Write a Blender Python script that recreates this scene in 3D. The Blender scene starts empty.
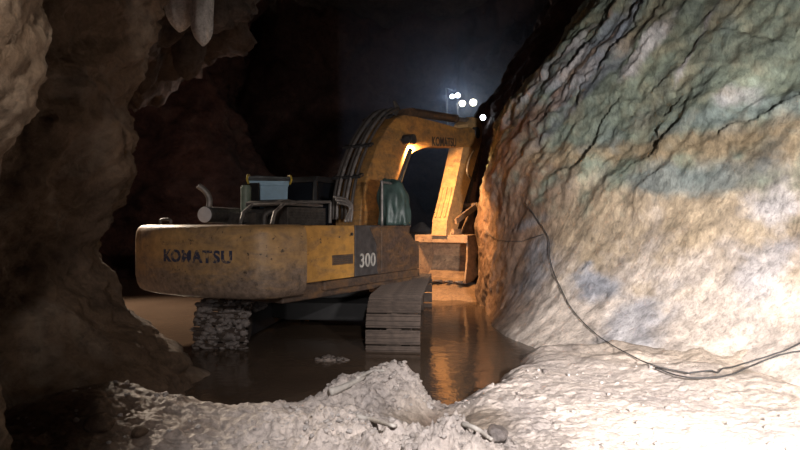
import bpy, bmesh, math, random
from mathutils import Vector, Matrix, noise as N
random.seed(7)
sc = bpy.context.scene
COL = sc.collection
R = math.radians

# ------------------------------------------------------------------ camera, world, main lights, exposure
FPX = 580.0
CAMZ = 1.76
cam_d = bpy.data.cameras.new('camera'); cam_d.sensor_width = 36; cam_d.lens = FPX / 800 * 36
cam_d.clip_end = 200
cam = bpy.data.objects.new('camera', cam_d); COL.objects.link(cam)
cam.location = (0, 0, CAMZ); cam.rotation_euler = (R(90), 0, 0)
sc.camera = cam
sc.view_settings.view_transform = 'Standard'; sc.view_settings.look = 'None'
sc.view_settings.exposure = 0.0; sc.view_settings.gamma = 1.0
sc.view_settings.use_curve_mapping = False
W = bpy.data.worlds.new('world'); sc.world = W; W.use_nodes = True
W.node_tree.nodes['Background'].inputs[0].default_value = (0.25, 0.35, 1.0, 1)
W.node_tree.nodes['Background'].inputs[1].default_value = 0.009

def spot(name, loc, aim, power, col, size=0.15, angle=90, blend=0.6):
    d = bpy.data.lights.new(name, 'SPOT'); d.energy = power; d.color = col
    d.shadow_soft_size = size; d.spot_size = R(angle); d.spot_blend = blend
    o = bpy.data.objects.new(name, d); COL.objects.link(o); o.location = loc
    o.rotation_euler = (Vector(aim) - Vector(loc)).to_track_quat('-Z', 'Y').to_euler()
    return o
def point(name, loc, power, col, size=0.1):
    d = bpy.data.lights.new(name, 'POINT'); d.energy = power; d.color = col; d.shadow_soft_size = size
    o = bpy.data.objects.new(name, d); COL.objects.link(o); o.location = loc
    return o
# floodlight standing to the right of the photographer, just out of the frame
spot('flood_key', (2.5, 1.0, 2.0), (4.1, 5.8, 0.5), 4700, (1.0, 0.95, 0.92), 0.2, 100, 0.85)
# head lamp beside the photographer
spot('head_lamp', (0.5, 0.0, 3.4), (1.25, 4.5, 0.1), 1950, (1.0, 0.97, 0.97), 0.04, 74, 0.95)
spot('tail_fill', (-0.9, -0.6, 2.2), (-3.0, 8, 1.45), 230, (0.86, 0.92, 1.0), 0.25, 22, 0.95)  # added cool fill for the left end of the counterweight
# unseen fill added up on the left to brighten the nearest rock
spot('left_fill', (-0.9, 0.4, 3.3), (-2.4, 4.4, 3.5), 330, (1.0, 0.90, 0.80), 0.15, 76, 0.85)
# lamp up in the side chamber behind the machine, on the left
spot('chamber_light', (-8.0, 14.5, 5.0), (-4.8, 10.6, 0), 7000, (1.0, 0.82, 0.64), 0.4, 70, 0.9)
point('chamber_fill', (-5.5, 17.0, 4.5), 80, (1.0, 0.74, 0.64), 0.5)  # added dim warm fill imitating spill on the back-left wall

# ------------------------------------------------------------------ helpers
def smooth(a, b, x):
    t = max(0.0, min(1.0, (x - a) / (b - a))); return t * t * (3 - 2 * t)
def lerp(a, b, t): return a + (b - a) * t
def curve1(pts, x):
    if x <= pts[0][0]: return pts[0][1]
    for (x0, y0), (x1, y1) in zip(pts, pts[1:]):
        if x <= x1: return lerp(y0, y1, (x - x0) / (x1 - x0))
    return pts[-1][1]
def fbm(p, o=5, h=0.9): return N.fractal(p, h, 2.1, o, noise_basis='PERLIN_ORIGINAL')

class MB:
    def __init__(s): s.v = []; s.f = []
    def add(s, vs, fs):
        o = len(s.v); s.v += [tuple(v) for v in vs]; s.f += [tuple(i + o for i in f) for f in fs]; return s
    def box(s, c, d, rz=0, M=None):
        x, y, z = [k / 2 for k in d]
        vs = [Vector((a, b, e)) for a in (-x, x) for b in (-y, y) for e in (-z, z)]
        m = M if M else Matrix.Rotation(rz, 3, 'Z')
        vs = [m @ v + Vector(c) for v in vs]
        return s.add(vs, [(0, 1, 3, 2), (4, 6, 7, 5), (0, 4, 5, 1), (2, 3, 7, 6), (0, 2, 6, 4), (1, 5, 7, 3)])
    def cyl(s, a, b, r, n=20, r2=None):
        a = Vector(a); b = Vector(b); r2 = r if r2 is None else r2
        q = (b - a).to_track_quat('Z', 'Y').to_matrix()
        vs = []
        for p, rr in ((a, r), (b, r2)):
            for i in range(n):
                t = 2 * math.pi * i / n; vs.append(q @ Vector((rr * math.cos(t), rr * math.sin(t), 0)) + p)
        fs = [(i, (i + 1) % n, n + (i + 1) % n, n + i) for i in range(n)]
        fs += [tuple(reversed(range(n))), tuple(range(n, 2 * n))]
        return s.add(vs, fs)
    def tube(s, pts, r, n=8, radii=None):
        pts = [Vector(p) for p in pts]; vs = []; fs = []; m = len(pts)
        up = Vector((0, 0, 1)); prev = None
        for i, p in enumerate(pts):
            d = (pts[min(i + 1, m - 1)] - pts[max(i - 1, 0)]).normalized()
            x = d.cross(up) if prev is None else prev - d * prev.dot(d)
            if x.length < 1e-3: x = d.orthogonal()
            x.normalize(); y = d.cross(x); prev = x
            rr = radii[i] if radii else r
            for k in range(n):
                t = 2 * math.pi * k / n; vs.append(p + x * (rr * math.cos(t)) + y * (rr * math.sin(t)))
        for i in range(m - 1):
            for k in range(n):
                fs.append((i * n + k, i * n + (k + 1) % n, (i + 1) * n + (k + 1) % n, (i + 1) * n + k))
        fs += [tuple(reversed(range(n))), tuple(range((m - 1) * n, m * n))]
        return s.add(vs, fs)
    def prism(s, out, a, b, axis='y'):
        n = len(out)
        if axis == 'y': vs = [(x, a, z) for x, z in out] + [(x, b, z) for x, z in out]
        else: vs = [(x, y, a) for x, y in out] + [(x, y, b) for x, y in out]
        fs = [(i, (i + 1) % n, n + (i + 1) % n, n + i) for i in range(n)]
        fs += [tuple(reversed(range(n))), tuple(range(n, 2 * n))]
        return s.add(vs, fs)
    def loft(s, rings):
        n = len(rings[0]); o = []
        for r in rings: o += r
        fs = [(j * n + i, j * n + (i + 1) % n, (j + 1) * n + (i + 1) % n, (j + 1) * n + i)
              for j in range(len(rings) - 1) for i in range(n)]
        fs += [tuple(reversed(range(n))), tuple(range((len(rings) - 1) * n, len(rings) * n))]
        return s.add(o, fs)
    def build(s, name, mat, parent=None, bevel=0.0, smooth_=False, fix=True):
        me = bpy.data.meshes.new(name); me.from_pydata(s.v, [], s.f)
        if fix:
            bm = bmesh.new(); bm.from_mesh(me); bmesh.ops.recalc_face_normals(bm, faces=bm.faces); bm.to_mesh(me); bm.free()
        if mat: me.materials.append(mat)
        if smooth_:
            me.polygons.foreach_set('use_smooth', [True] * len(me.polygons))
        me.update()
        o = bpy.data.objects.new(name, me); COL.objects.link(o)
        if parent: o.parent = parent
        if bevel:
            m = o.modifiers.new('bevel', 'BEVEL'); m.width = bevel; m.segments = 2; m.limit_method = 'ANGLE'; m.angle_limit = R(35)
        return o
def tag(o, label=None, cat=None, group=None, kind=None):
    if label: o['label'] = label
    if cat: o['category'] = cat
    if group: o['group'] = group
    if kind: o['kind'] = kind
    return o
def empty(name, loc, rz=0):
    o = bpy.data.objects.new(name, None); COL.objects.link(o); o.location = loc; o.rotation_euler = (0, 0, rz)
    o.empty_display_size = 0.2
    return o
def spline(pts, n=8):
    P = [Vector(p) for p in pts]; P = [P[0] * 2 - P[1]] + P + [P[-1] * 2 - P[-2]]; out = []
    for i in range(1, len(P) - 2):
        a, b, c, d = P[i - 1:i + 3]
        for k in range(n):
            t = k / n
            out.append(0.5 * (2 * b + (c - a) * t + (2 * a - 5 * b + 4 * c - d) * t * t + (3 * b - a - 3 * c + d) * t ** 3))
    out.append(P[-2]); return out

# ------------------------------------------------------------------ materials
def nt(name):
    m = bpy.data.materials.new(name); m.use_nodes = True; t = m.node_tree
    return m, t, t.nodes['Principled BSDF']
def nd(t, typ, **kw):
    n = t.nodes.new(typ)
    for k, v in kw.items():
        if k in n.inputs: n.inputs[k].default_value = v
        else: setattr(n, k, v)
    return n
def noise_node(t, co, scale, detail=6, rough=0.6, dist=0.0):
    n = nd(t, 'ShaderNodeTexNoise', Scale=scale, Detail=detail, Roughness=rough, Distortion=dist)
    t.links.new(co, n.inputs['Vector']); return n
def ramp(t, fac, stops):
    r = t.nodes.new('ShaderNodeValToRGB'); e = r.color_ramp.elements
    while len(e) < len(stops): e.new(0.5)
    for k, (p, c) in enumerate(stops):
        e[k].position = p; e[k].color = (*c, 1) if len(c) == 3 else c
    t.links.new(fac, r.inputs['Fac']); return r
def mixc(t, fac, a, b, mode='MIX'):
    m = t.nodes.new('ShaderNodeMix'); m.data_type = 'RGBA'; m.blend_type = mode
    for sock, v in ((m.inputs[0], fac), (m.inputs[6], a), (m.inputs[7], b)):
        if hasattr(v, 'is_output'): t.links.new(v, sock)
        elif isinstance(v, (int, float)): sock.default_value = v
        else: sock.default_value = (*v, 1)
    return m.outputs[2]
def bump(t, b, h, strength, dist, prev=None):
    n = nd(t, 'ShaderNodeBump', Strength=strength, Distance=dist)
    t.links.new(h, n.inputs['Height'])
    if prev: t.links.new(prev, n.inputs['Normal'])
    t.links.new(n.outputs['Normal'], b.inputs['Normal']); return n.outputs['Normal']
def plain(name, c, rough=0.6, metal=0.0, var=0.25, scale=6, bmp=0.15, emit=None):
    m, t, b = nt(name)
    co = nd(t, 'ShaderNodeTexCoord').outputs['Object']
    n = noise_node(t, co, scale)
    r = ramp(t, n.outputs['Fac'], [(0.3, tuple(k * (1 - var) for k in c)), (0.7, tuple(min(1, k * (1 + var)) for k in c))])
    t.links.new(r.outputs[0], b.inputs['Base Color'])
    b.inputs['Roughness'].default_value = rough; b.inputs['Metallic'].default_value = metal
    if bmp: bump(t, b, noise_node(t, co, scale * 5).outputs['Fac'], bmp, 0.01)
    if emit:
        b.inputs['Emission Color'].default_value = (*emit[0], 1); b.inputs['Emission Strength'].default_value = emit[1]
    return m
def painted(name, paint, mud, amount, rough=0.5, scale=2.2, zfade=None):
    """painted steel with mud stains, rust streaks and scratches"""
    m, t, b = nt(name)
    co = nd(t, 'ShaderNodeTexCoord').outputs['Object']
    mp = nd(t, 'ShaderNodeMapping'); mp.inputs['Scale'].default_value = (1, 1, 2.6); t.links.new(co, mp.inputs['Vector'])
    n1 = noise_node(t, mp.outputs[0], scale, 9, 0.68, 0.6)
    fac = n1.outputs['Fac']
    if zfade:
        sx = nd(t, 'ShaderNodeSeparateXYZ'); t.links.new(co, sx.inputs[0])
        mr = nd(t, 'ShaderNodeMapRange'); mr.inputs[1].default_value = zfade[0]; mr.inputs[2].default_value = zfade[1]
        mr.inputs[3].default_value = zfade[2]; mr.inputs[4].default_value = 0.0
        t.links.new(sx.outputs[2], mr.inputs[0])
        ad = nd(t, 'ShaderNodeMath', operation='ADD'); t.links.new(fac, ad.inputs[0]); t.links.new(mr.outputs[0], ad.inputs[1]); fac = ad.outputs[0]
    k = 1 - amount
    r = ramp(t, fac, [(max(0, k - 0.16), (0, 0, 0)), (min(1, k + 0.16), (1, 1, 1))])
    n2 = noise_node(t, co, 7, 5)
    pv = ramp(t, n2.outputs['Fac'], [(0.3, tuple(c * 0.72 for c in paint)), (0.7, tuple(min(1, c * 1.12) for c in paint))])
    n3 = noise_node(t, co, 14, 8, 0.7)
    mv = ramp(t, n3.outputs['Fac'], [(0.35, tuple(c * 0.5 for c in mud)), (0.65, tuple(c * 1.3 for c in mud))])
    c = mixc(t, r.outputs[0], pv.outputs[0], mv.outputs[0])
    sp = noise_node(t, co, 11, 4, 0.75)
    rs = ramp(t, sp.outputs['Fac'], [(0.62, (0, 0, 0)), (0.68, (1, 1, 1))])
    c = mixc(t, rs.outputs[0], c, (0.07, 0.045, 0.03))
    t.links.new(c, b.inputs['Base Color'])
    b.inputs['Roughness'].default_value = rough
    bump(t, b, n3.outputs['Fac'], 0.35, 0.012)
    return m
def rock(name, stops, scale=0.7, rough=0.8, bs=0.7, bd=0.08, spec=0.3, attr=False, streak=None):
    m, t, b = nt(name)
    co = nd(t, 'ShaderNodeTexCoord').outputs['Object']
    v = co
    if streak:
        mp = nd(t, 'ShaderNodeMapping'); mp.inputs['Rotation'].default_value = streak[0]; mp.inputs['Scale'].default_value = streak[1]
        t.links.new(co, mp.inputs['Vector']); v = mp.outputs[0]
    n1 = noise_node(t, v, scale, 9, 0.62, 0.5)
    n2 = noise_node(t, v, scale * 9, 8, 0.68, 0.3)
    n3 = noise_node(t, co, 38, 5, 0.7)
    if attr:
        a = nd(t, 'ShaderNodeAttribute', attribute_name='mineral'); base = a.outputs['Color']
        k = ramp(t, n1.outputs['Fac'], [(0.3, (0.7, 0.7, 0.72)), (0.7, (1.25, 1.22, 1.18))])
        base = mixc(t, 1.0, base, k.outputs[0], 'MULTIPLY')
    else:
        base = ramp(t, n1.outputs['Fac'], stops).outputs[0]
    k2 = ramp(t, n2.outputs['Fac'], [(0.28, (0.42, 0.42, 0.42)), (0.5, (0.95, 0.95, 0.95)), (0.75, (1.3, 1.3, 1.3))])
    base = mixc(t, 0.85, base, k2.outputs[0], 'MULTIPLY')
    n4 = noise_node(t, v, scale * 26, 6, 0.75, 0.2)
    k3 = ramp(t, n4.outputs['Fac'], [(0.32, (0.55, 0.55, 0.56)), (0.5, (1.0, 1.0, 1.0)), (0.72, (1.25, 1.24, 1.22))])
    base = mixc(t, 0.7 if attr else 0.4, base, k3.outputs[0], 'MULTIPLY')
    t.links.new(base, b.inputs['Base Color'])
    b.inputs['Roughness'].default_value = rough; b.inputs['Specular IOR Level'].default_value = spec
    nn = bump(t, b, n2.outputs['Fac'], bs, bd)
    nn = bump(t, b, n4.outputs['Fac'], bs * 0.8, bd * 0.45, nn)
    bump(t, b, n3.outputs['Fac'], bs * 0.6, bd * 0.25, nn)
    return m

YEL = (0.50, 0.25, 0.055); MUD = (0.15, 0.10, 0.07)
M = {
 'paint': painted('yellow_paint', YEL, MUD, 0.36),
 'paint_cw': painted('counterweight_paint', (0.46, 0.27, 0.11), (0.19, 0.135, 0.10), 0.42, zfade=(0.78, 1.4, 0.36)),
 'paint_boom': painted('boom_paint', (0.44, 0.22, 0.06), (0.16, 0.095, 0.05), 0.5),
 'paint_dirty_shade': painted('muddy_shade_paint', (0.24, 0.12, 0.045), (0.075, 0.05, 0.038), 0.62),  # muddy, with the shade on fuel tank and tool box painted in
 'arm': painted('arm_paint', (0.52, 0.32, 0.14), (0.26, 0.18, 0.12), 0.42),
 'bucket': painted('bucket_steel', (0.42, 0.28, 0.17), (0.20, 0.13, 0.09), 0.5),
 'dark': plain('dark_steel', (0.035, 0.033, 0.035), 0.55, 0.3),
 'under': plain('shade_black_steel', (0.012, 0.011, 0.011), 0.8, 0.0),  # near black paints in the shade beneath the counterweight
 'steel': plain('worn_steel', (0.22, 0.20, 0.19), 0.5, 0.5, 0.35, 9, 0.3),
 'greasy': plain('greasy_engine', (0.085, 0.075, 0.07), 0.5, 0.3, 0.5, 12, 0.5),
 'shoe': plain('track_shoe_steel', (0.055, 0.038, 0.029), 0.9, 0.0, 0.4, 9, 0.4),
 'rubber': plain('hose_rubber', (0.06, 0.05, 0.045), 0.6),
 'chrome': plain('rod_chrome', (0.5, 0.48, 0.46), 0.2, 0.9, 0.1),
 'pale': plain('pale_metal', (0.6, 0.61, 0.65), 0.45, 0.2, 0.15),
 'blue': plain('blue_plastic', (0.36, 0.58, 0.78), 0.5, 0, 0.12, 5, 0.05),
 'lid': plain('grey_lid', (0.09, 0.10, 0.11), 0.6, 0, 0.4, 10, 0.3),
 'strap': plain('yellow_strap', (0.6, 0.42, 0.05), 0.6),
 'green_can': plain('green_grey_can', (0.20, 0.25, 0.20), 0.5),
 'tarp': plain('green_tarpaulin', (0.036, 0.06, 0.054), 0.45, 0, 0.4, 5, 0.5),
 'glass': plain('dark_cab_glass', (0.012, 0.014, 0.018), 0.15, 0, 0.1, 3, 0),
 'black': plain('black_panel', (0.05, 0.045, 0.045), 0.5, 0, 0.5, 8, 0.2),
 'white': plain('white_decal', (0.36, 0.34, 0.31), 0.6, 0, 0.5, 12, 0.0),
 'amber': plain('amber_lens', (0.9, 0.35, 0.08), 0.3, 0, 0.1, 5, 0, ((1.0, 0.28, 0.05), 4.0)),
 'lamp': plain('lamp_lens', (0.9, 0.9, 0.95), 0.3, 0, 0.05, 5, 0, ((0.8, 0.9, 1.0), 30)),
 'lamp_warm': plain('warm_lamp_lens', (0.95, 0.9, 0.8), 0.3, 0, 0.05, 5, 0, ((1.0, 0.85, 0.62), 30)),
 'wood': plain('grey_wood', (0.40, 0.36, 0.32), 0.8, 0, 0.3, 7, 0.4),
 'cable': plain('black_cable', (0.03, 0.028, 0.028), 0.6),
 'stal': rock('pale_flowstone', [(0.3, (0.5, 0.48, 0.48)), (0.7, (0.85, 0.83, 0.83))], 2.0, 0.6, 0.5, 0.04),
}
def worn_letters(name, c, paint, amount):
    m, t, b = nt(name)
    co = nd(t, 'ShaderNodeTexCoord').outputs['Object']
    n = noise_node(t, co, 9, 8, 0.75)
    r = ramp(t, n.outputs['Fac'], [(amount - 0.04, (0, 0, 0)), (amount + 0.04, (1, 1, 1))])
    t.links.new(mixc(t, r.outputs[0], c, paint), b.inputs['Base Color']); b.inputs['Roughness'].default_value = 0.6
    return m
M['letters'] = worn_letters('worn_blue_letters', (0.03, 0.035, 0.07), (0.36, 0.23, 0.11), 0.56)
M['letters_boom'] = worn_letters('black_letters', (0.02, 0.018, 0.02), (0.3, 0.15, 0.04), 0.66)
M['wall_r'] = rock('layered_rock', None, 1.3, 0.72, 0.5, 0.05, 0.35, True, ((0.0, R(-35), R(15)), (1.0, 1.0, 0.45)))
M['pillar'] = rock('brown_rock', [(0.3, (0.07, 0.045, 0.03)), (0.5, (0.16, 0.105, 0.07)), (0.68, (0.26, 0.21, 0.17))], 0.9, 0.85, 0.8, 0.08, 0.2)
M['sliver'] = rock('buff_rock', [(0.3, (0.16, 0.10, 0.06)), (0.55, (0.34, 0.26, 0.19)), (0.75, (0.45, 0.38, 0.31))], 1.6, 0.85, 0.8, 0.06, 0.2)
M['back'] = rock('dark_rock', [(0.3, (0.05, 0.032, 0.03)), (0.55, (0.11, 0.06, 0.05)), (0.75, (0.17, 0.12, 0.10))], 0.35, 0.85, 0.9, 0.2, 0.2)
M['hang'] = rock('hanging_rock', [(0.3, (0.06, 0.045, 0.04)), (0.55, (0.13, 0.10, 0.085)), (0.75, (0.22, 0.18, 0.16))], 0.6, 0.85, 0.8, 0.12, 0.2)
M['mud'] = rock('grey_mud', [(0.3, (0.34, 0.285, 0.25)), (0.5, (0.46, 0.40, 0.365)), (0.7, (0.54, 0.49, 0.46))], 1.6, 0.6, 0.8, 0.05, 0.4)
M['ground'] = rock('muddy_ground', None, 1.6, 0.55, 0.7, 0.04, 0.45, True)

mw, t, b = nt('muddy_water')
co = nd(t, 'ShaderNodeTexCoord').outputs['Object']
n = noise_node(t, co, 0.35, 5)
r_ = ramp(t, n.outputs['Fac'], [(0.3, (0.05, 0.033, 0.023)), (0.7, (0.082, 0.056, 0.039))])
t.links.new(r_.outputs[0], b.inputs['Base Color']); b.inputs['Roughness'].default_value = 0.08; b.inputs['IOR'].default_value = 1.33
bump(t, b, noise_node(t, co, 4.0, 4).outputs['Fac'], 0.25, 0.03)
M['water'] = mw

# ------------------------------------------------------------------ the cave: right wall
def grid_obj(name, P, nu, nv, mat, kind='structure', closed=False, colors=None):
    fs = []
    for j in range(nv - 1):
        for i in range(nu - (0 if closed else 1)):
            a = j * nu + i; b2 = j * nu + (i + 1) % nu
            fs.append((a, b2, b2 + nu, a + nu))
    me = bpy.data.meshes.new(name); me.from_pydata([tuple(p) for p in P], [], fs)
    me.materials.append(mat); me.polygons.foreach_set('use_smooth', [True] * len(fs))
    if colors:
        at = me.color_attributes.new('mineral', 'FLOAT_COLOR', 'POINT')
        at.data.foreach_set('color', [k for c in colors for k in (*c, 1.0)])
    me.update()
    o = bpy.data.objects.new(name, me); COL.objects.link(o)
    if kind: o['kind'] = kind
    return o

BASE = [(9.5, -2.5), (7.6, 0.6), (6.3, 3.0), (5.1, 4.7), (3.95, 6.05), (2.95, 7.35), (2.15, 8.8), (1.78, 10.5), (1.70, 12.3), (1.80, 14.0), (2.25, 15.1), (3.3, 15.8), (4.6, 16.2)]
base_c = [p.xy for p in spline([(x, y, 0) for x, y in BASE], 16)]
arc = [0.0]
for a, b2 in zip(base_c, base_c[1:]): arc.append(arc[-1] + (b2 - a).length)
def base_at(s):
    for k in range(len(arc) - 1):
        if s <= arc[k + 1]: return base_c[k].lerp(base_c[k + 1], (s - arc[k]) / (arc[k + 1] - arc[k]))
    return base_c[-1]
S_END = arc[-1]
def wall_smooth(s, z):
    p = base_at(s)
    far = smooth(8.0, 12.5, p.y) if s < S_END * 0.8 else 1.0
    off_n = 0.42 * z + 0.95 * (1 - math.exp(-1.7 * max(0, z))) - 0.42
    off_f = curve1([(-1, 0), (0, 0), (2.6, 0.12), (4.4, 0.75), (5.7, 1.95), (7.2, 2.85), (9, 4.0), (12, 6)], z)
    off = lerp(off_n, off_f, far)
    d = Vector((lerp(0.80, 1.0, far), lerp(0.6, 0.05, far)))
    return Vector((p.x + d.x * off, p.y + d.y * off, z)), far
MIN = {  # mineral colours of the rock
 'green': (0.195, 0.23, 0.18), 'tan': (0.36, 0.285, 0.20), 'blue': (0.27, 0.30, 0.36), 'teal': (0.145, 0.185, 0.19),
 'brown': (0.17, 0.11, 0.075), 'pale': (0.48, 0.46, 0.47), 'ochre': (0.27, 0.205, 0.125), 'mud': (0.47, 0.405, 0.355), 'slate': (0.15, 0.165, 0.19), 'rust': (0.17, 0.10, 0.065)}
def mixt(a, b, w): return tuple(lerp(x, y, w) for x, y in zip(a, b))
BLOBS = [   # (s, z, half length, half height, tilt, colour, weight)
 (14.6, 5.2, 2.4, 0.75, R(-45), 'blue', 0.85), (16.4, 4.4, 1.6, 0.6, R(-45), 'slate', 0.6), (15.4, 4.15, 0.55, 0.26, R(-25), 'pale', 0.9),
 (16.7, 4.5, 0.8, 0.32, R(-40), 'pale', 0.7), (17.3, 3.7, 0.5, 0.25, R(-50), 'pale', 0.6), (16.2, 3.55, 1.5, 0.38, R(-40), 'rust', 0.9), (16.3, 2.7, 1.3, 0.75, R(-20), 'rust', 0.7),
 (15.6, 4.75, 0.5, 0.2, R(-45), 'pale', 0.9), (14.9, 4.55, 0.45, 0.18, R(-35), 'pale', 0.8), (16.0, 5.3, 0.7, 0.2, R(-50), 'pale', 0.7), (15.2, 5.7, 1.2, 0.12, R(-50), 'rust', 0.8), (15.0, 4.9, 1.4, 0.10, R(-45), 'rust', 0.8), (14.2, 4.4, 1.6, 0.12, R(-42), 'slate', 0.8), (13.9, 5.6, 0.9, 0.2, R(-50), 'blue', 0.7),
 (15.9, 1.3, 1.1, 1.6, 0, 'rust', 0.8), (17.4, 1.6, 1.0, 2.0, 0, 'rust', 0.9),
 (12.4, 2.95, 2.6, 0.24, R(3), 'ochre', 0.9), (12.0, 2.42, 1.5, 0.22, R(4), 'teal', 0.85), (11.7, 3.3, 1.5, 0.24, R(-6), 'teal', 0.7), (13.6, 3.25, 0.7, 0.2, 0, 'teal', 0.5),
 (10.75, 2.0, 0.35, 0.35, 0, 'pale', 0.8), (13.05, 0.88, 0.55, 0.20, R(12), 'blue', 0.8), (13.2, 1.15, 0.18, 0.08, 0, 'blue', 0.8), (14.5, 1.0, 0.55, 0.6, R(-20), 'slate', 0.75), (15.1, 1.8, 0.7, 0.12, R(-10), 'slate', 0.6),
 (12.0, 0.5, 0.5, 0.38, R(-30), 'blue', 0.55), (10.7, 1.25, 0.25, 0.4, 0, 'pale', 0.6), (13.5, 5.2, 0.7, 0.3, R(-30), 'ochre', 0.6), (12.6, 4.0, 0.8, 0.4, R(-30), 'ochre', 0.3), (11.9, 5.2, 0.9, 0.35, R(-60), 'ochre', 0.45),
 (13.2, 4.75, 0.6, 0.2, R(-45), 'pale', 0.85), (11.5, 3.62, 0.35, 0.2, R(-15), 'pale', 0.7), (12.3, 4.6, 0.8, 0.06, R(-72), 'pale', 0.8), (13.0, 3.5, 0.5, 0.3, R(-30), 'teal', 0.5), (11.3, 3.05, 0.5, 0.2, 0, 'ochre', 0.4)]
def mineral(s, z, p):
    w1 = fbm(p * 0.6, 4) * 0.55; w2 = fbm(p * 2.2 + Vector((9, 2, 4)), 6, 0.6) * 0.55
    zz = z + w1 + w2
    Y = base_at(s).y
    near = smooth(10.4, 8.7, Y)
    c = MIN['green']
    lo = mixt(MIN['brown'], MIN['tan'], near)
    c = mixt(lo, c, smooth(2.0, 3.0, zz))
    c = mixt(mixt((0.2, 0.14, 0.105), MIN['mud'], smooth(10.0, 8.8, Y)), c, smooth(0.75, 1.8, zz))
    for (bs, bz, hl, hh, tilt, col, wt) in BLOBS:
        du = s - bs; dz = z - bz; ct = math.cos(tilt); st = math.sin(tilt)
        a = (du * ct + dz * st) / hl; b2 = (-du * st + dz * ct) / hh
        q = math.sqrt(a * a + b2 * b2) + (w1 + w2) * 0.9
        w = wt * 0.95 * (1 - smooth(0.35, 1.3, q))
        if w > 0: c = mixt(c, MIN[col], w)
    v = 1 + 0.35 * fbm(p * 4.5, 5, 0.6) + 0.25 * fbm(p * 1.2 + Vector((1, 8, 2)), 4)
    g = fbm(p * 2.7 + Vector((6, 6, 1)), 5, 0.7) * 0.45
    c = mixt(c, MIN['teal'] if g > 0 else MIN['ochre'], min(0.35, abs(g)) * smooth(2.0, 2.8, z))
    return tuple(max(0.02, k * v) for k in c)
NU, NV = 560, 300
P = []; C = []
for j in range(NV):
    z = -0.6 + 11.2 * (j / (NV - 1)) ** 1.15
    for i in range(NU):
        s = S_END * i / (NU - 1)
        p, far = wall_smooth(s, z)
        q, _ = wall_smooth(min(S_END, s + 0.05), z); q2, _ = wall_smooth(s, z + 0.05)
        if s + 0.05 > S_END: q = p + Vector((0.05, 0.02, 0))
        nrm = (q - p).cross(q2 - p)
        nrm = nrm.normalized() if nrm.length > 1e-9 else Vector((-1, 0, 0))
        # bedding runs diagonally up the face
        a = (s * -0.55 + z * 0.83); b2 = (s * 0.83 + z * 0.55)
        bed = Vector((a * 0.33, b2 * 1.1, far * 2))
        rough = 0.35 + 0.65 * smooth(1.6, 3.6, z + fbm(p * 0.4, 3)) 
        rough = max(rough, 0.8 * far)
        wv = Vector((fbm(p * 0.8, 3), fbm(p * 0.8 + Vector((4, 4, 4)), 3), 0)) * 0.7
        d = 0.17 * fbm(bed * 0.8, 5) + 0.14 * fbm(p * 0.6 + Vector((3, 3, 3)), 4) + 0.045 * fbm(bed * 3.1, 5)
        vd = N.voronoi(Vector((a * 0.5, b2 * 1.25, 0.7)) + wv)
        d += 0.16 * N.noise(vd[1][0] * 5.3) * smooth(1.8, 3.2, z)
        vd = N.voronoi(Vector((a * 1.3, b2 * 2.6, 3.7)) + wv * 1.4)
        d += 0.085 * N.noise(vd[1][0] * 5.3) * (0.5 + 0.5 * rough)
        d += 0.055 * fbm(p * 3.1, 5) * (0.4 + 0.6 * rough) + 0.03 * fbm(p * 9, 4)
        d -= 0.12 * smooth(0.70, 0.9, N.ridged_multi_fractal(bed * 1.1 + wv * 0.5 + Vector((5, 1, 0)), 0.9, 2.1, 3, 0.9, 2.0) * 0.5)
        amp = rough * (0.75 if far < 0.5 else 0.95)
        P.append(p - nrm * 0 + (nrm * d * amp if True else 0))
        C.append(mineral(s, z, p))
wall_right = grid_obj('wall_right', P, NU, NV, M['wall_r'], colors=C)

# farther along the right side: the dark shaded wall beyond the corner
P = []; NU2, NV2 = 120, 110
for j in range(NV2):
    z = -0.6 + 13.5 * j / (NV2 - 1)
    for i in range(NU2):
        s = i / (NU2 - 1)
        y = 15.0 + 17 * s
        x = curve1([(15, 3.9), (17, 3.1), (20, 2.4), (22, 2.2), (24, 3.0), (28, 4.2), (32, 4.6)], y)
        x += curve1([(0, 0), (5, 0.25), (6, 0.7), (8, 2.2), (10, 3.2), (13, 4.5)], z)
        p = Vector((x, y, z))
        P.append(p + Vector((-1, 0, 0)) * (0.55 * fbm(p * 0.45, 5) + 0.18 * fbm(p * 1.6, 4)))
grid_obj('wall_right_far', P, NU2, NV2, M['back'])

# back of the cave and its left side: one curved shell
P = []; NU2, NV2 = 200, 90
for j in range(NV2):
    z = -0.8 + 15.0 * j / (NV2 - 1)
    for i in range(NU2):
        a = R(-12) + R(150) * i / (NU2 - 1)
        c = Vector((-4.0, 14.0)); rr = 16.5
        p = Vector((c.x + rr * 0.92 * math.cos(a), c.y + rr * math.sin(a), z))
        p = Vector((p.x, p.y, z)); n_ = Vector((-math.cos(a), -math.sin(a), 0))
        P.append(p + n_ * (1.6 * fbm(p * 0.16, 4) + 0.6 * fbm(p * 0.6, 5) + 0.05 * z))
grid_obj('wall_back', P, NU2, NV2, M['back'])

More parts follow.
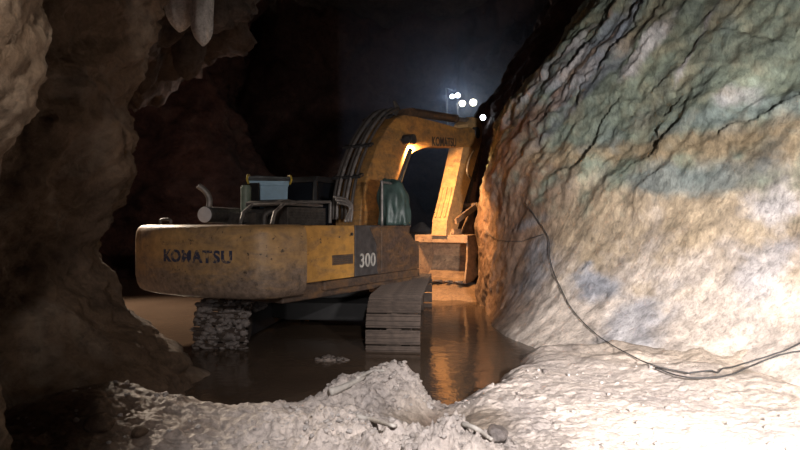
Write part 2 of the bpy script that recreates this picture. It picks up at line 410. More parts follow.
# outcrop standing in front of the back wall on the left
def column(name, mat, cx, cy, prof, amp, seed, nu=160, nv=140, ysq=1.0, freq=0.8):
    """prof: (z, radius, shift in x)"""
    P = []; z0 = prof[0][0]; z1 = prof[-1][0]
    rp = [(a, b2) for a, b2, c in prof]; sp = [(a, c) for a, b2, c in prof]
    sd = Vector((seed * 3.1, seed * 1.7, seed))
    for j in range(nv):
        z = lerp(z0, z1, j / (nv - 1))
        r = curve1(rp, z); sx = curve1(sp, z)
        for i in range(nu):
            a = 2 * math.pi * i / nu
            p = Vector((cx + sx + r * math.cos(a), cy + r * ysq * math.sin(a), z))
            d = amp * (fbm(p * freq + sd, 5) * 0.9 + 0.35 * fbm(p * freq * 3.5 + sd, 5)) 
            vd = N.voronoi(p * freq * 1.4 + sd)[0]
            d += amp * 0.5 * min(0.4, vd[1] - vd[0])
            P.append(p + Vector((math.cos(a), math.sin(a), 0)) * d)
    return grid_obj(name, P, nu, nv, mat, closed=True)
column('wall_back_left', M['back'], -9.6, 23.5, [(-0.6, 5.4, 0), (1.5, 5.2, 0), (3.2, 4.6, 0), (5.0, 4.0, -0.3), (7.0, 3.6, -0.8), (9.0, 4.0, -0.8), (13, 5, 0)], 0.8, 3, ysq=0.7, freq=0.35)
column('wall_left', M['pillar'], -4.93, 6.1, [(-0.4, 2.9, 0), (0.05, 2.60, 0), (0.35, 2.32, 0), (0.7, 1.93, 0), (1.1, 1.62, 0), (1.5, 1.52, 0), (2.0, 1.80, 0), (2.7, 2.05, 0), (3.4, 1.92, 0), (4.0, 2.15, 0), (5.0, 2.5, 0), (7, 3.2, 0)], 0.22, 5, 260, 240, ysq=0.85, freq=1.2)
column('wall_near_left', M['sliver'], -3.06, 3.0, [(-0.3, 1.05, -0.1), (0.35, 1.0, -0.10), (0.9, 0.93, -0.12), (1.4, 0.72, -0.2), (1.75, 0.80, -0.2), (2.0, 0.9, -0.12), (2.3, 1.03, -0.05), (2.6, 1.10, 0), (3.0, 1.13, 0), (4.5, 1.5, 0)], 0.12, 8, 200, 200, ysq=0.8, freq=1.6)

# roof of the cave
P = []; NU2, NV2 = 150, 120
for j in range(NV2):
    y = -5 + 40 * j / (NV2 - 1)
    for i in range(NU2):
        x = -20 + 34 * i / (NU2 - 1)
        p = Vector((x, y, 0))
        z = 9.2 + 3.4 * smooth(16, 24, y) - 1.4 * smooth(-2, -8, x) * (1 - smooth(14, 19, y))
        P.append(Vector((x, y, z + 1.1 * fbm(p * 0.22, 4) + 0.4 * fbm(p * 0.8, 5))))
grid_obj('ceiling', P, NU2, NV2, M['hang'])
def blob(name, mat, c, rad, amp, seed, n=90, freq=0.7, kind='structure'):
    P = []; sd = Vector((seed, seed * 2.3, -seed)); m = n // 2
    for j in range(m + 1):
        th = math.pi * j / m
        for i in range(n):
            a = 2 * math.pi * i / n
            u = Vector((math.sin(th) * math.cos(a), math.sin(th) * math.sin(a), -math.cos(th)))
            p = Vector((u.x * rad[0], u.y * rad[1], u.z * rad[2])) + Vector(c)
            P.append(p + u * amp * (fbm(p * freq + sd, 5) + 0.3 * fbm(p * freq * 4 + sd, 4)))
    return grid_obj(name, P, n, m + 1, mat, kind=kind, closed=True)
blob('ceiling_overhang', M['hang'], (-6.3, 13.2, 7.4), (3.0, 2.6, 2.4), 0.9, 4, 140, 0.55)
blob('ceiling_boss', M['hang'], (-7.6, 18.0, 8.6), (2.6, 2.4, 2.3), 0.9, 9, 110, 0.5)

# ------------------------------------------------------------------ ground and water
def wall_dist(x, y):
    return min((Vector((x, y)) - q).length for q in base_c[::6])
def ground_z(x, y, fine=True):
    p = Vector((x, y, 0))
    edge = curve1([(-6, 6.3), (-0.9, 6.2), (0.3, 6.0), (1.0, 7.2), (1.84, 8.7), (3, 9.5)], x) + 0.25 * N.noise(p * 1.3)
    bank = smooth(edge + 0.3, edge - 1.6, y)
    z = -0.34 + 0.50 * bank
    g = lambda cx, cy, sx, sy, h: h * math.exp(-((x - cx) / sx) ** 2 - ((y - cy) / sy) ** 2)
    pile = g(-0.30, 5.5, 0.52, 0.45, 0.44) + g(-0.02, 5.7, 0.34, 0.28, 0.27) + g(0.32, 3.65, 0.50, 0.40, 0.34) + g(-0.35, 4.2, 0.6, 0.5, 0.17) + g(-1.0, 4.6, 0.6, 0.7, 0.08)
    pile -= g(0.35, 4.75, 0.35, 0.5, 0.07)
    z += pile
    z += 0.3 * g(-2.4, 4.6, 0.8, 0.9, 1)
    if y < 18 and x > 0:
        d = wall_dist(x, y)
        z += (0.10 + 0.16 * N.noise(p * 1.1 + Vector((2, 5, 0))) + 0.08 * N.noise(p * 3.3)) * smooth(1.6, 0.3, d)
    z += 0.58 * math.exp(-((x - 1.15) / 1.5) ** 2 - ((y - 15.4) / 2.0) ** 4)
    z += 1.0 * smooth(17, 27, y) * smooth(-2, -5, x) + 3.2 * smooth(21, 27, y) * smooth(-4, 0, x) * (0.7 + 0.6 * N.noise(p * 0.9))
    z += 0.33 * math.exp(-((x + 3.0) / 0.7) ** 2 - ((y - 7.9) / 0.45) ** 2) + 0.37 * math.exp(-((x + 0.9) / 0.65) ** 2 - ((y - 7.55) / 0.3) ** 2)
    if fine:
        lump = smooth(0.02, 0.25, pile) 
        wet = math.exp(-((x - 0.4) / 0.45) ** 2 - ((y - 4.8) / 0.5) ** 2)
        a = (0.05 + 0.12 * lump) * (0.35 + 0.65 * bank) * (1 - 0.75 * wet) * (1 - 0.5 * smooth(0.9, 1.8, x))
        z += a * fbm(p * 2.2, 4)
        if y < 10:
            w = Vector((N.noise(p * 5), N.noise(p * 5 + Vector((7, 7, 7))), 0)) * 0.25 + Vector((N.noise(p * 16), N.noise(p * 16 + Vector((7, 7, 7))), 0)) * 0.10
            q = p + w
            v1 = N.voronoi(q * 6.5)[0][0]; v2 = N.voronoi(q * 15 + Vector((3, 1, 0)))[0][0]; v3 = N.voronoi(q * 33 + Vector((3, 1, 0)))[0][0]
            z += a * (0.55 * (0.45 - v1) + 0.52 * (0.45 - v2) + 0.34 * (0.4 - v3)) * (0.6 + 0.8 * N.noise(p * 3.0 + Vector((0, 0, 4))))
            z += a * 0.35 * fbm(p * 14, 4)
    return z
P = []; NU2 = 620
rows = [2.4 + 0.03 * k for k in range(25)]
while rows[-1] < 7.4: rows.append(rows[-1] + 0.0042 * rows[-1] * 0.75)
while rows[-1] < 33: rows.append(rows[-1] * 1.016)
NV2 = len(rows)
for y in rows:
    for i in range(NU2):
        k = -1.05 + 2.1 * i / (NU2 - 1)
        x = k * (y + 0.8)
        P.append(Vector((x, y, ground_z(x, y))))
FC = []
for p in P:
    n1 = 0.35 * N.noise(p * 0.9) + 0.2 * N.noise(p * 2.7)
    c = (0.47, 0.405, 0.365)
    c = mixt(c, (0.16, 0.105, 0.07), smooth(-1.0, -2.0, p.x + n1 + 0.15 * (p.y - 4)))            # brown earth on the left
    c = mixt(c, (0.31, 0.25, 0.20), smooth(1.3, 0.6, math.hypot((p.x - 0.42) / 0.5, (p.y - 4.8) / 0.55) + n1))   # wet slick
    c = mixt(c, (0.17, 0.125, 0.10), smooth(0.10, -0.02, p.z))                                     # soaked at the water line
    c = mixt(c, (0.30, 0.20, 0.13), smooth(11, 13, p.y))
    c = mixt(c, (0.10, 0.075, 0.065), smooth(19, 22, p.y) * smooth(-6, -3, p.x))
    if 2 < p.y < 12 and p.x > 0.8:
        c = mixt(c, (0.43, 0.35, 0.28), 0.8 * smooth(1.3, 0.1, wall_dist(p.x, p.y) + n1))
    FC.append(c)
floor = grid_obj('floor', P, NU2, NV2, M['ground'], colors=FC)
wm = MB(); 
wx = [(-19, 5.2), (3.6, 5.2), (3.6, 30), (-19, 30)]
wm.add([(x, y, 0) for x, y in wx], [(0, 1, 2, 3)])
water = wm.build('water', M['water']); tag(water, kind='structure')

#PART2
# ------------------------------------------------------------------ the excavator (local x = forward, y = left, z = up, water level = 0)
HX, HY = math.sin(R(31)), math.cos(R(31))
CX, CY = -1.35, 10.8
ex = empty('excavator', (CX, CY, 0), R(59))
tag(ex, 'muddy yellow tracked excavator standing in brown water, its boom raised and bucket curled', 'excavator')
def loc(px, py, ly):
    """point of the machine on the vertical plane y = ly that is seen along the direction of pixel (px, py)"""
    k = (px - 400) / FPX
    lx = (k * (CY + HX * ly) - CX + HY * ly) / (HX - k * HY)
    Y = CY + HY * lx + HX * ly
    return Vector((lx, ly, CAMZ + (225 - py) / FPX * Y))
def outline(pts, ly): return [(p.x, p.z) for p in (loc(a, b, ly) for a, b in pts)]

# ---- tracks
def track_path(n, L, r):
    """centres and directions of n shoes around a stadium, in the x-z plane"""
    per = 2 * L + 2 * math.pi * r; out = []
    for k in range(n):
        d = per * (k + 0.5) / n
        if d < L: out.append((-L / 2 + d, r, 0.0))
        elif d < L + math.pi * r:
            a = (d - L) / r; out.append((L / 2 + r * math.sin(a), r * math.cos(a), -a))
        elif d < 2 * L + math.pi * r: out.append((L / 2 - (d - L - math.pi * r), -r, -math.pi))
        else:
            a = (d - 2 * L - math.pi * r) / r; out.append((-L / 2 - r * math.sin(a), -r * math.cos(a), -math.pi - a))
    return out
TR = R(31 - 5.2)
SHOE = None
def make_track(cx, cy, muddy):
    global SHOE
    # a track's chain of shoes runs round a roller frame
    L, r, zc = 3.55, 0.50, 0.20
    fr = MB()
    fr.prism([(-1.75, -0.18), (1.75, -0.18), (1.85, 0.0), (1.6, 0.22), (-1.6, 0.22), (-1.85, 0.0)], -0.16, 0.16)
    tr = fr.build('track', M['dark'], ex, 0.02)
    tr.location = (cx, cy, zc); tr.rotation_euler = (0, 0, TR)
    mshoe = M['shoe']
    for (x, z, a) in track_path(46, L, r):
        if SHOE is None:
            b = MB(); b.box((0, 0, 0), (0.196, 0.76, 0.034))
            for q in (-0.07, 0.0, 0.07): b.prism([(q - 0.012, 0.017), (q + 0.012, 0.017), (q + 0.007, 0.045), (q - 0.007, 0.045)], -0.38, 0.38)
            SHOE = b.build('track_shoe', mshoe, tr, 0.004)
            s = SHOE
        else:
            s = SHOE.copy(); COL.objects.link(s); s.parent = tr
        s.location = (x, 0, z); s.rotation_euler = (0, -a, 0)
    for nm, x in (('sprocket', -L / 2), ('idler', L / 2)):
        w = MB(); w.cyl((0, -0.1, 0), (0, 0.1, 0), 0.44, 28); w.cyl((0, -0.22, 0), (0, 0.22, 0), 0.22, 20)
        if nm == 'sprocket':
            for k in range(18):
                t = 2 * math.pi * k / 18
                w.box((0.45 * math.cos(t), 0, 0.45 * math.sin(t)), (0.06, 0.08, 0.06), M=Matrix.Rotation(-t, 3, 'Y'))
        o = w.build(nm, M['shoe'], tr, 0.01); o.location = (x, 0, 0)
    for k in range(7):
        o = MB().cyl((0, -0.2, 0), (0, 0.2, 0), 0.11, 16).build('track_roller', M['shoe'], tr, 0.01); o.location = (-1.3 + k * 0.433, 0, -0.32)
    if muddy:
        b = MB()
        for k in range(900):
            t = random.uniform(-0.35, 1.05) * math.pi
            if random.random() < 0.3: x = random.uniform(-L / 2, -L / 2 + 1.2); z = r
            else: x = -L / 2 - r * math.sin(t); z = r * math.cos(t)
            if z > 0.35 and random.random() < 0.3: z += 0.03
            rr = random.uniform(0.02, 0.065); y = random.uniform(-0.39, 0.39)
            add_clod(b, (x, y, z), rr)
        o = b.build('caked_mud', M['mud_dark'], tr, 0, True); tag(o, 'grey mud caked in lumps over the track shoes', kind='stuff')
    return tr
ICO = None
def add_clod(b, c, r, sq=1.0):
    global ICO
    if ICO is None:
        bm = bmesh.new(); bmesh.ops.create_icosphere(bm, subdivisions=2, radius=1.0)
        ICO = ([v.co.copy() for v in bm.verts], [tuple(v.index for v in f.verts) for f in bm.faces]); bm.free()
    sd = Vector((random.random() * 50, random.random() * 50, random.random() * 50)); st = Vector((random.uniform(.7, 1.3), random.uniform(.7, 1.3), random.uniform(.6, 1.0) * sq))
    vs = []
    for v in ICO[0]:
        k = r * (1 + 0.55 * N.noise(v * 1.3 + sd) + 0.25 * N.noise(v * 3.3 + sd))
        vs.append(Vector((v.x * st.x, v.y * st.y, v.z * st.z)) * k + Vector(c))
    b.add(vs, ICO[1])
M['mud_wet'] = rock('wet_mud', [(0.3, (0.06, 0.045, 0.038)), (0.7, (0.13, 0.105, 0.09))], 4, 0.4, 0.7, 0.03, 0.5)
M['mud_dark'] = rock('dark_mud', [(0.3, (0.13, 0.105, 0.095)), (0.7, (0.27, 0.23, 0.21))], 4, 0.5, 0.7, 0.03, 0.45)
def wl(x, y):   # world to machine
    d = Vector((x - CX, y - CY)); return (d.x * HX + d.y * HY, -d.x * HY + d.y * HX)
TD = Vector((math.sin(R(5.2)), math.cos(R(5.2))))
for (x, y, mud) in ((-2.56, 8.22, True), (-0.10, 8.02, False)):
    c = Vector((x, y)) + TD * 2.28
    make_track(*wl(*c), mud)
uc = Vector((-1.33, 8.12)) + TD * 2.28; ux, uy = wl(*uc)
b = MB(); b.prism([(-0.7, -0.75), (-0.35, -1.15), (0.5, -1.15), (1.0, -0.75), (1.0, 0.75), (0.5, 1.15), (-0.35, 1.15), (-0.7, 0.75)], 0.16, 0.46, 'z')
o = b.build('track_frame', M['under'], ex, 0.03); o.location = (ux, uy, 0); o.rotation_euler = (0, 0, TR)
MB().cyl((0.1, 0, 0.48), (0.1, 0, 0.74), 0.72, 40).build('swing_bearing', M['under'], ex, 0.01)

# ---- upper structure
b = MB(); b.prism([(-2.7, -1.36), (0.7, -1.40), (1.05, -1.2), (1.35, -0.5), (1.35, 0.5), (1.5, 1.4), (-2.7, 1.36)], 0.70, 0.95, 'z')
b.prism([(-1.9, -1.44), (0.95, -1.44), (0.95, 1.44), (-1.9, 1.44)], 0.80, 0.94, 'z')
b.build('swing_frame', M['paint_dirty_shade'], ex, 0.02)
# counterweight: curved tail wrapping round both sides
LN = 0.18
def cw_plan(ins):
    RR = 3.42 - ins; hw = 1.53 - ins; out = []
    c = 0.42; a1 = math.asin((hw - c * 0.9) / RR)
    x_front = -2.40
    out.append((x_front, hw - LN))
    cxn = -RR * math.cos(a1); cyn = RR * math.sin(a1)
    for k in range(9):   # rounded corner, left
        t = k / 8; p0 = Vector((cxn + 0.50, hw - LN)); p1 = Vector((cxn + 0.06, hw - LN)); p2 = Vector((cxn, cyn - LN))
        q = p0 * (1 - t) ** 2 + p1 * 2 * t * (1 - t) + p2 * t * t; out.append((q.x, q.y))
    for k in range(1, 24):
        a = a1 - 2 * a1 * k / 24; out.append((-RR * math.cos(a), RR * math.sin(a) - LN * (1 - k / 24)))
    for k in range(9):
        t = 1 - k / 8; p0 = Vector((cxn + 0.50, -hw)); p1 = Vector((cxn + 0.06, -hw)); p2 = Vector((cxn, -cyn))
        q = p0 * (1 - t) ** 2 + p1 * 2 * t * (1 - t) + p2 * t * t; out.append((q.x, q.y))
    out.append((x_front, -hw)); return out
rings = []
for z, ins in ((0.79, 0.10), (0.82, 0.055), (0.90, 0.02), (1.02, 0.0), (1.25, 0.0), (1.55, 0.0), (1.66, 0.012), (1.72, 0.035), (1.75, 0.075), (1.765, 0.14)):
    rings.append([(x, y, z) for x, y in cw_plan(ins)])
cw = MB().loft(rings).build('counterweight', M['paint_cw'], ex, 0, True)
m = cw.modifiers.new('edge', 'EDGE_SPLIT'); m.split_angle = R(50)
tag(cw, 'rounded yellow counterweight, rust and mud smeared along its lower half')
# lifting lug and a welded scar, a dented plate
b = MB(); b.tube(spline([(-2.98, 0.80, 1.75), (-2.98, 0.80, 1.83), (-2.94, 0.74, 1.845), (-2.9, 0.68, 1.83), (-2.9, 0.68, 1.75)], 4), 0.022); b.build('lifting_eye', M['greasy'], cw)

def text_obj(name, txt, h, mat, parent, fn, depth=0.004, wid=1.0, bold=0.012, space=1.05):
    cu = bpy.data.curves.new('t', 'FONT'); cu.body = txt; cu.size = 1.0; cu.extrude = 0.001; cu.offset = bold; cu.space_character = space
    t = bpy.data.objects.new('t', cu); COL.objects.link(t); bpy.context.view_layer.update()
    me = bpy.data.meshes.new_from_object(t.evaluated_get(bpy.context.evaluated_depsgraph_get()))
    bpy.data.objects.remove(t); bpy.data.curves.remove(cu)
    xs = [v.co.x for v in me.vertices]; ys = [v.co.y for v in me.vertices]
    x0, x1, y0, y1 = min(xs), max(xs), min(ys), max(ys)
    for v in me.vertices:
        u = (v.co.x - x0) / (x1 - x0) - 0.5; w = (v.co.y - y0) / (y1 - y0) - 0.5
        d = depth if v.co.z > 0 else -depth
        v.co = fn(u * wid, w * h, d)
    me.name = name; me.materials.clear(); me.materials.append(mat)
    o = bpy.data.objects.new(name, me); COL.objects.link(o); o.parent = parent; return o
def on_tail(u, w, d):
    a = (-0.38 - u) / 3.42; rr = 3.424 + d
    a1 = math.asin((1.53 - 0.42 * 0.9) / 3.42)
    return Vector((-rr * math.cos(a), rr * math.sin(a) - LN * (a + a1) / (2 * a1), 1.345 + w))
text_obj('lettering', 'KOMATSU', 0.17, M['letters'], cw, on_tail, wid=1.28, bold=0.035, space=1.12)

# right hand side: engine door, number panel, tool box
b = MB(); b.box((-1.80, -1.45, 1.355), (1.18, 0.06, 0.80)); dr = b.build('engine_door', M['paint'], ex, 0.012)
b = MB(); b.box((-1.52, -1.484, 1.24), (0.52, 0.012, 0.15)); vent = b.build('vent', M['paint_dirty_shade'], dr, 0.004)
b = MB()
for k in range(4): b.box((-1.52, -1.494, 1.195 + k * 0.03), (0.46, 0.012, 0.012))
b.build('vent_slats', M['black'], dr)
b = MB(); b.cyl((-1.3, -1.485, 1.62), (-1.3, -1.505, 1.62), 0.025, 12); b.build('door_latch', M['dark'], dr)
b = MB(); b.box((-1.79, 0.0, 1.345), (1.20, 2.84, 0.78)); b.build('engine_bay', M['greasy'], ex, 0.02)
b = MB(); b.box((-1.79, 1.45, 1.355), (1.18, 0.06, 0.80)); b.build('engine_door', M['paint'], ex, 0.012)
pn = MB().box((-0.86, -1.45, 1.355), (0.66, 0.06, 0.80)).build('number_panel', M['black'], ex, 0.01)
text_obj('number', '300', 0.22, M['white'], pn, lambda u, w, d: Vector((-0.85 + u, -1.484 - d, 1.20 + w)), wid=0.44, bold=0.01)
b = MB(); b.prism([(-0.62, 1.74), (-0.53, 1.74), (-0.53, 1.0), (-0.57, 1.0), (-0.60, 1.45), (-0.80, 1.72)], -1.492, -1.478); b.build('stripe', M['paint_dirty_shade'], pn)
MB().box((-0.86, 0, 1.345), (0.66, 2.8, 0.78)).build('pump_bay', M['greasy'], ex, 0.02)
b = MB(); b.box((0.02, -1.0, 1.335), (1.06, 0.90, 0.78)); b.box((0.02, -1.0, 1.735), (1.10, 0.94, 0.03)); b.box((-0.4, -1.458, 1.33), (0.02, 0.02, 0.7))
b.build('fuel_tank', M['paint_dirty_shade'], ex, 0.02)
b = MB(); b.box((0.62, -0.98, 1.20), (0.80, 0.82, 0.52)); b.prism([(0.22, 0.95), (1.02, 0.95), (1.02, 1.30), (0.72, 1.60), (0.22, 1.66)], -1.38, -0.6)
tb = b.build('tool_box', M['paint_dirty_shade'], ex, 0.02)
b = MB(); b.box((0.3, 0.0, 1.2), (2.0, 0.9, 0.5)); b.build('boom_bracket', M['paint_dirty_shade'], ex, 0.02)
# machinery standing bare on the deck
mf = MB(); p = loc(205, 215, 0.30)
mx = p.x
mf.cyl((mx, 0.30, 1.915), (mx + 0.93, 0.56, 1.915), 0.125, 28); mf_o = mf.build('muffler', M['greasy'], ex, 0.012)
ax = Vector((0.93, 0.26, 0)).normalized()
c0 = Vector((mx, 0.30, 1.915)) - ax * 0.004
q = Vector((-HX, -HY))
b = MB(); b.cyl(c0, c0 - ax * 0.014, 0.118, 28); b.build('end_plate', M['pale'], mf_o, 0.004)
b = MB(); b.tube(spline([c0 + Vector((0.06, -0.02, 0.10)), c0 + Vector((0.07, -0.02, 0.24)), c0 + Vector((0.03, 0.03, 0.36)), c0 + Vector((-0.05, 0.09, 0.44))], 5), 0.045, 12); b.build('exhaust_pipe', M['steel'], mf_o, 0, True)
b = MB()
for k in range(6):
    x = mx + 0.85 + k * 0.07; y = -0.35 + 0.11 * k - 0.4 * (k % 2) * 0.3
    b.cyl((x, y, 1.75), (x, y, 1.84 + 0.05 * (k % 3)), 0.06, 14)
    b.cyl((x - 0.08, y, 1.86), (x + 0.1, y - 0.04, 1.86), 0.045, 14)
b.tube(spline([(-1.95, -0.30, 1.76), (-1.94, -0.30, 1.9), (-1.86, -0.36, 1.97), (-1.72, -0.48, 1.95), (-1.66, -0.54, 1.76)], 6), 0.05, 10)
b.tube(spline([(-2.1, -0.05, 1.78), (-2.0, 0.0, 1.93), (-1.75, -0.1, 1.95), (-1.45, -0.45, 1.86)], 6), 0.06, 10)
b.box((-1.75, 0.1, 1.85), (0.7, 0.7, 0.2)); b.box((-1.35, -0.45, 1.84), (0.25, 0.3, 0.18))
b.build('engine', M['greasy'], ex, 0.01)
# intake canister in its dark bracket
p = loc(246, 210, 0.35)
b = MB(); b.cyl((p.x, 0.35, 1.90), (p.x, 0.35, 2.38), 0.085, 20); b.cyl((p.x, 0.35, 2.38), (p.x, 0.35, 2.41), 0.07, 20)
can = b.build('air_cleaner', M['green_can'], ex, 0.008); 
b = MB(); b.box((p.x + 0.12, 0.46, 2.11), (0.05, 0.05, 0.72)); b.box((p.x + 0.16, 0.40, 2.11), (0.03, 0.36, 0.70)); b.build('bracket', M['dark'], can)
# guard frame and slatted cooler box to the right of the tub
b = MB()
A_ = [loc(272, 224, -0.75), loc(275, 212, -0.75), loc(284, 204, -0.75), loc(300, 202, -0.75), loc(330, 202, -0.75), loc(330, 223, -0.75)]
b.tube(A_, 0.028, 8)
B_ = [p + Vector((0.05, 0.7, 0)) for p in A_]; b.tube(B_, 0.028, 8)
for i in (2, 4): b.tube([A_[i], B_[i]], 0.025, 8)
gf = b.build('guard_frame', M['steel'], ex)
x0 = loc(290, 210, -0.7).x; x1 = loc(328, 210, -0.7).x
b = MB(); b.box(((x0 + x1) / 2, -0.40, 1.90), (x1 - x0, 0.5, 0.28))
for k in range(6): b.box(((x0 + x1) / 2, -0.655, 1.80 + k * 0.042), (x1 - x0 - 0.05, 0.015, 0.014))
b.build('cooler_box', M['greasy'], ex, 0.012)
b = MB(); b.prism([(x0 - 0.1, 2.06), (x1, 2.06), (x1, 2.10), (x0 + 0.05, 2.16), (x0 - 0.1, 2.12)], -0.6, 0.15); b.build('cover_plate', M['steel'], ex, 0.01)
# deck plate under the tub
MB().box((-1.12, 0.40, 1.90), (0.55, 0.7, 0.28)).build('battery_box', M['greasy'], ex, 0.015)

# ---- cab
b = MB(); b.prism([(0.25, 0.95), (1.55, 0.95), (1.75, 1.6), (1.55, 2.62), (0.25, 2.62)], 0.50, 1.42); cab = b.build('cab', M['glass'], ex, 0.03)
b = MB(); b.prism([(0.18, 2.60), (1.62, 2.60), (1.58, 2.70), (0.26, 2.72)], 0.46, 1.46); b.build('cab_roof', M['dark'], cab, 0.03)
for x in (0.25, 1.5):
    for y in (0.5, 1.42): MB().tube([(x, y, 0.95), (x, y, 2.62)], 0.045, 8).build('cab_pillar', M['dark'], cab)

# ---- boom
HB = 0.30
up = [(360, 226), (362, 200), (368, 172), (378, 145), (388, 127), (396, 118), (404, 114.5), (418, 117), (440, 122.5), (461, 128.5), (470, 127), (477, 131), (477, 139), (471, 147)]
lo = [(450, 146.5), (432, 146.5), (423, 148.5), (414, 152), (408, 157), (403, 166), (397, 182), (391, 200), (387, 215), (384, 228)]
bo = MB().prism(outline(up + lo, -HB), -HB, HB).build('boom', M['paint_boom'], ex, 0.02)
p0 = loc(432, 146, -HB); p1 = loc(456, 147, -HB); q0 = loc(432, 136.5, -HB)
def on_boom(u, w, d):
    o_ = p0.lerp(p1, u + 0.5) + (q0 - p0) * (w + 0.5); return Vector((o_.x, -HB - 0.002 - d, o_.z))
text_obj('lettering', 'KOMATSU', 1.0, M['letters_boom'], bo, on_boom, wid=1.0, bold=0.02, space=1.05)
# boom hoses along the back of the boom and their clamps
path = [(356, 222), (357, 200), (363, 172), (373, 145), (384, 126), (394, 114.5), (402, 111)]
for k, y in enumerate((-0.24, -0.13, -0.02, 0.09, 0.20)):
    pts = []
    for a, c in path:
        q = loc(a, c, -HB); pts.append((q.x - 0.06 - 0.03 * (k % 2), y, q.z + 0.05))
    MB().tube(spline(pts, 5), 0.033, 8).build('hydraulic_hose', M['steel' if k in (1, 3) else 'rubber'], bo, 0, True)
for a, c in ((361, 178), (371, 147), (390, 119)):
    q = loc(a, c, -HB); MB().box((q.x - 0.05, -0.02, q.z + 0.04), (0.16, 0.66, 0.05), M=Matrix.Rotation(R(-25), 3, 'Y')).build('hose_clamp', M['dark'], bo)
for k, (a, c) in enumerate(((391, 108), (394, 101), (396, 106))):
    q = loc(a + 1, 114, -0.1 + 0.1 * k); t_ = loc(a, c, -0.1 + 0.1 * k)
    MB().tube(spline([q, q.lerp(t_, 0.6) + Vector((0.04, 0, 0)), t_, t_ + Vector((0.25, 0.0, -0.15))], 5), 0.025, 8).build('hose_loop', M['rubber'], bo)
# boom foot hoses
for k in range(3):
    a = [loc(334 + 2 * k, 197 + 3 * k, -0.35), loc(345 + k, 199 + 3 * k, -0.4), loc(352 - k, 206 + 2 * k, -0.42), loc(351 - 3 * k, 222, -0.42)]
    MB().tube(spline(a, 6), 0.025, 8).build('hydraulic_hose', M['steel'], ex, 0, True)
# boom cylinder (two) under the boom
for y in (-0.46, 0.46):
    a = Vector((1.05, y, 1.45)); p = loc(404, 150, -HB); e = Vector((p.x, y, p.z))
    mid = a.lerp(e, 0.52)
    bc = MB().cyl(a, mid, 0.085, 20).build('boom_cylinder', M['paint_dirty_shade'], ex)
    MB().cyl(mid, e, 0.05, 16).build('piston_rod', M['chrome'], bc)
q = loc(404, 140, -HB); MB().cyl((q.x, -0.56, q.z), (q.x, 0.56, q.z), 0.11, 20).build('boom_pin', M['dark'], bo, 0.01)
# work lamp on the right side of the boom
q = loc(414, 141, -0.50); LX, LZ = q.x, q.z
b = MB(); b.cyl((LX - 0.26, -0.46, LZ), (LX - 0.03, -0.46, LZ), 0.085, 18); b.box((LX - 0.2, -0.38, LZ), (0.08, 0.14, 0.06))
wlm = b.build('work_lamp', M['dark'], bo, 0.008)
b = MB(); b.cyl((LX - 0.03, -0.46, LZ), (LX + 0.01, -0.46, LZ), 0.075, 18); b.build('lamp_lens', M['amber'], wlm)
def local_spot(name, lx, aim, power, col, size, angle, blend):
    a = Matrix.Rotation(R(59), 4, 'Z'); T = Vector((CX, CY, 0))
    return spot(name, a @ Vector(lx) + T, a @ Vector(aim) + T, power, col, size, angle, blend)
local_spot('boom_lamp', (LX + 0.07, -0.43, LZ - 0.08), (LX + 1.3, -0.05, LZ - 2.0), 1300, (1.0, 0.54, 0.22), 0.05, 142, 0.5)
# arm cylinder lying along the top of the boom
a = loc(412, 112.5, -0.08); e = loc(476, 121.5, -0.08); m_ = a.lerp(e, 0.62)
ac = MB().cyl(a, m_, 0.105, 22).cyl(m_ - (e - a) * 0.02, m_ + (e - a) * 0.01, 0.12, 22).build('arm_cylinder', M['paint_dirty_shade'], ex)
MB().cyl(m_, e, 0.06, 16).build('piston_rod', M['steel'], ac)
b = MB(); b.prism(outline([(408, 118), (410, 108), (415, 108), (418, 119)], -0.2), -0.2, 0.2); b.build('cylinder_lug', M['paint_dirty_shade'], bo, 0.01)

# ---- arm
HA = 0.21
ao = [(473, 117), (480, 119), (482.5, 127), (482, 140), (477, 158), (471, 180), (464, 203), (459, 225), (456, 236), (446, 236), (447, 220), (452, 200), (458, 172), (463, 148), (466, 135), (468, 124)]
arm = MB().prism(outline(ao, -HA), -HA, HA).build('arm', M['arm'], ex, 0.015)
b = MB()   # stiffening ribs on the back of the arm near its lower end
for y in (-0.13, 0.0, 0.13):
    pts = outline([(448, 217), (452.5, 200), (455, 187)], -HA); pts2 = [(x - 0.07, z) for x, z in reversed(pts)]
    b.prism(pts + pts2, y - 0.02, y + 0.02)
b.build('rib', M['arm'], arm, 0.006)
b = MB(); q = loc(474, 133, -HA); b.cyl((q.x, -0.33, q.z), (q.x, 0.33, q.z), 0.16, 24); b.build('arm_pin', M['dark'], arm, 0.01)
b = MB(); b.tube(spline([loc(474, 150, -0.27), loc(469, 160, -0.34), loc(467, 172, -0.36), loc(471, 179, -0.30)], 6), 0.028, 8); b.build('hydraulic_hose', M['steel'], arm, 0, True)
a = loc(478, 145, -0.02) + Vector((0.25, 0, 0)); e = loc(460, 205, -0.02) + Vector((0.45, 0, 0)); m_ = a.lerp(e, 0.6)
kc = MB().cyl(a, m_, 0.085, 18).build('bucket_cylinder', M['paint_dirty_shade'], ex); MB().cyl(m_, e, 0.05, 14).build('piston_rod', M['chrome'], kc)
w0 = loc(451, 236, -HA)
pv = Vector((w0.x + 0.02, 0, w0.z + 0.02))
b = MB()
for y in (-0.29, 0.29):
    g = [(pv.x + 0.05, pv.z + 0.42), (e.x + 0.05, e.z + 0.08), (e.x + 0.06, e.z - 0.10), (pv.x + 0.10, pv.z + 0.28)]
    b.prism(g, y - 0.03, y + 0.03)
    b.prism([(e.x - 0.07, e.z + 0.06), (e.x + 0.07, e.z + 0.06), (pv.x + 0.55, pv.z - 0.05), (pv.x + 0.40, pv.z - 0.08)], y * 0.8 - 0.03, y * 0.8 + 0.03)
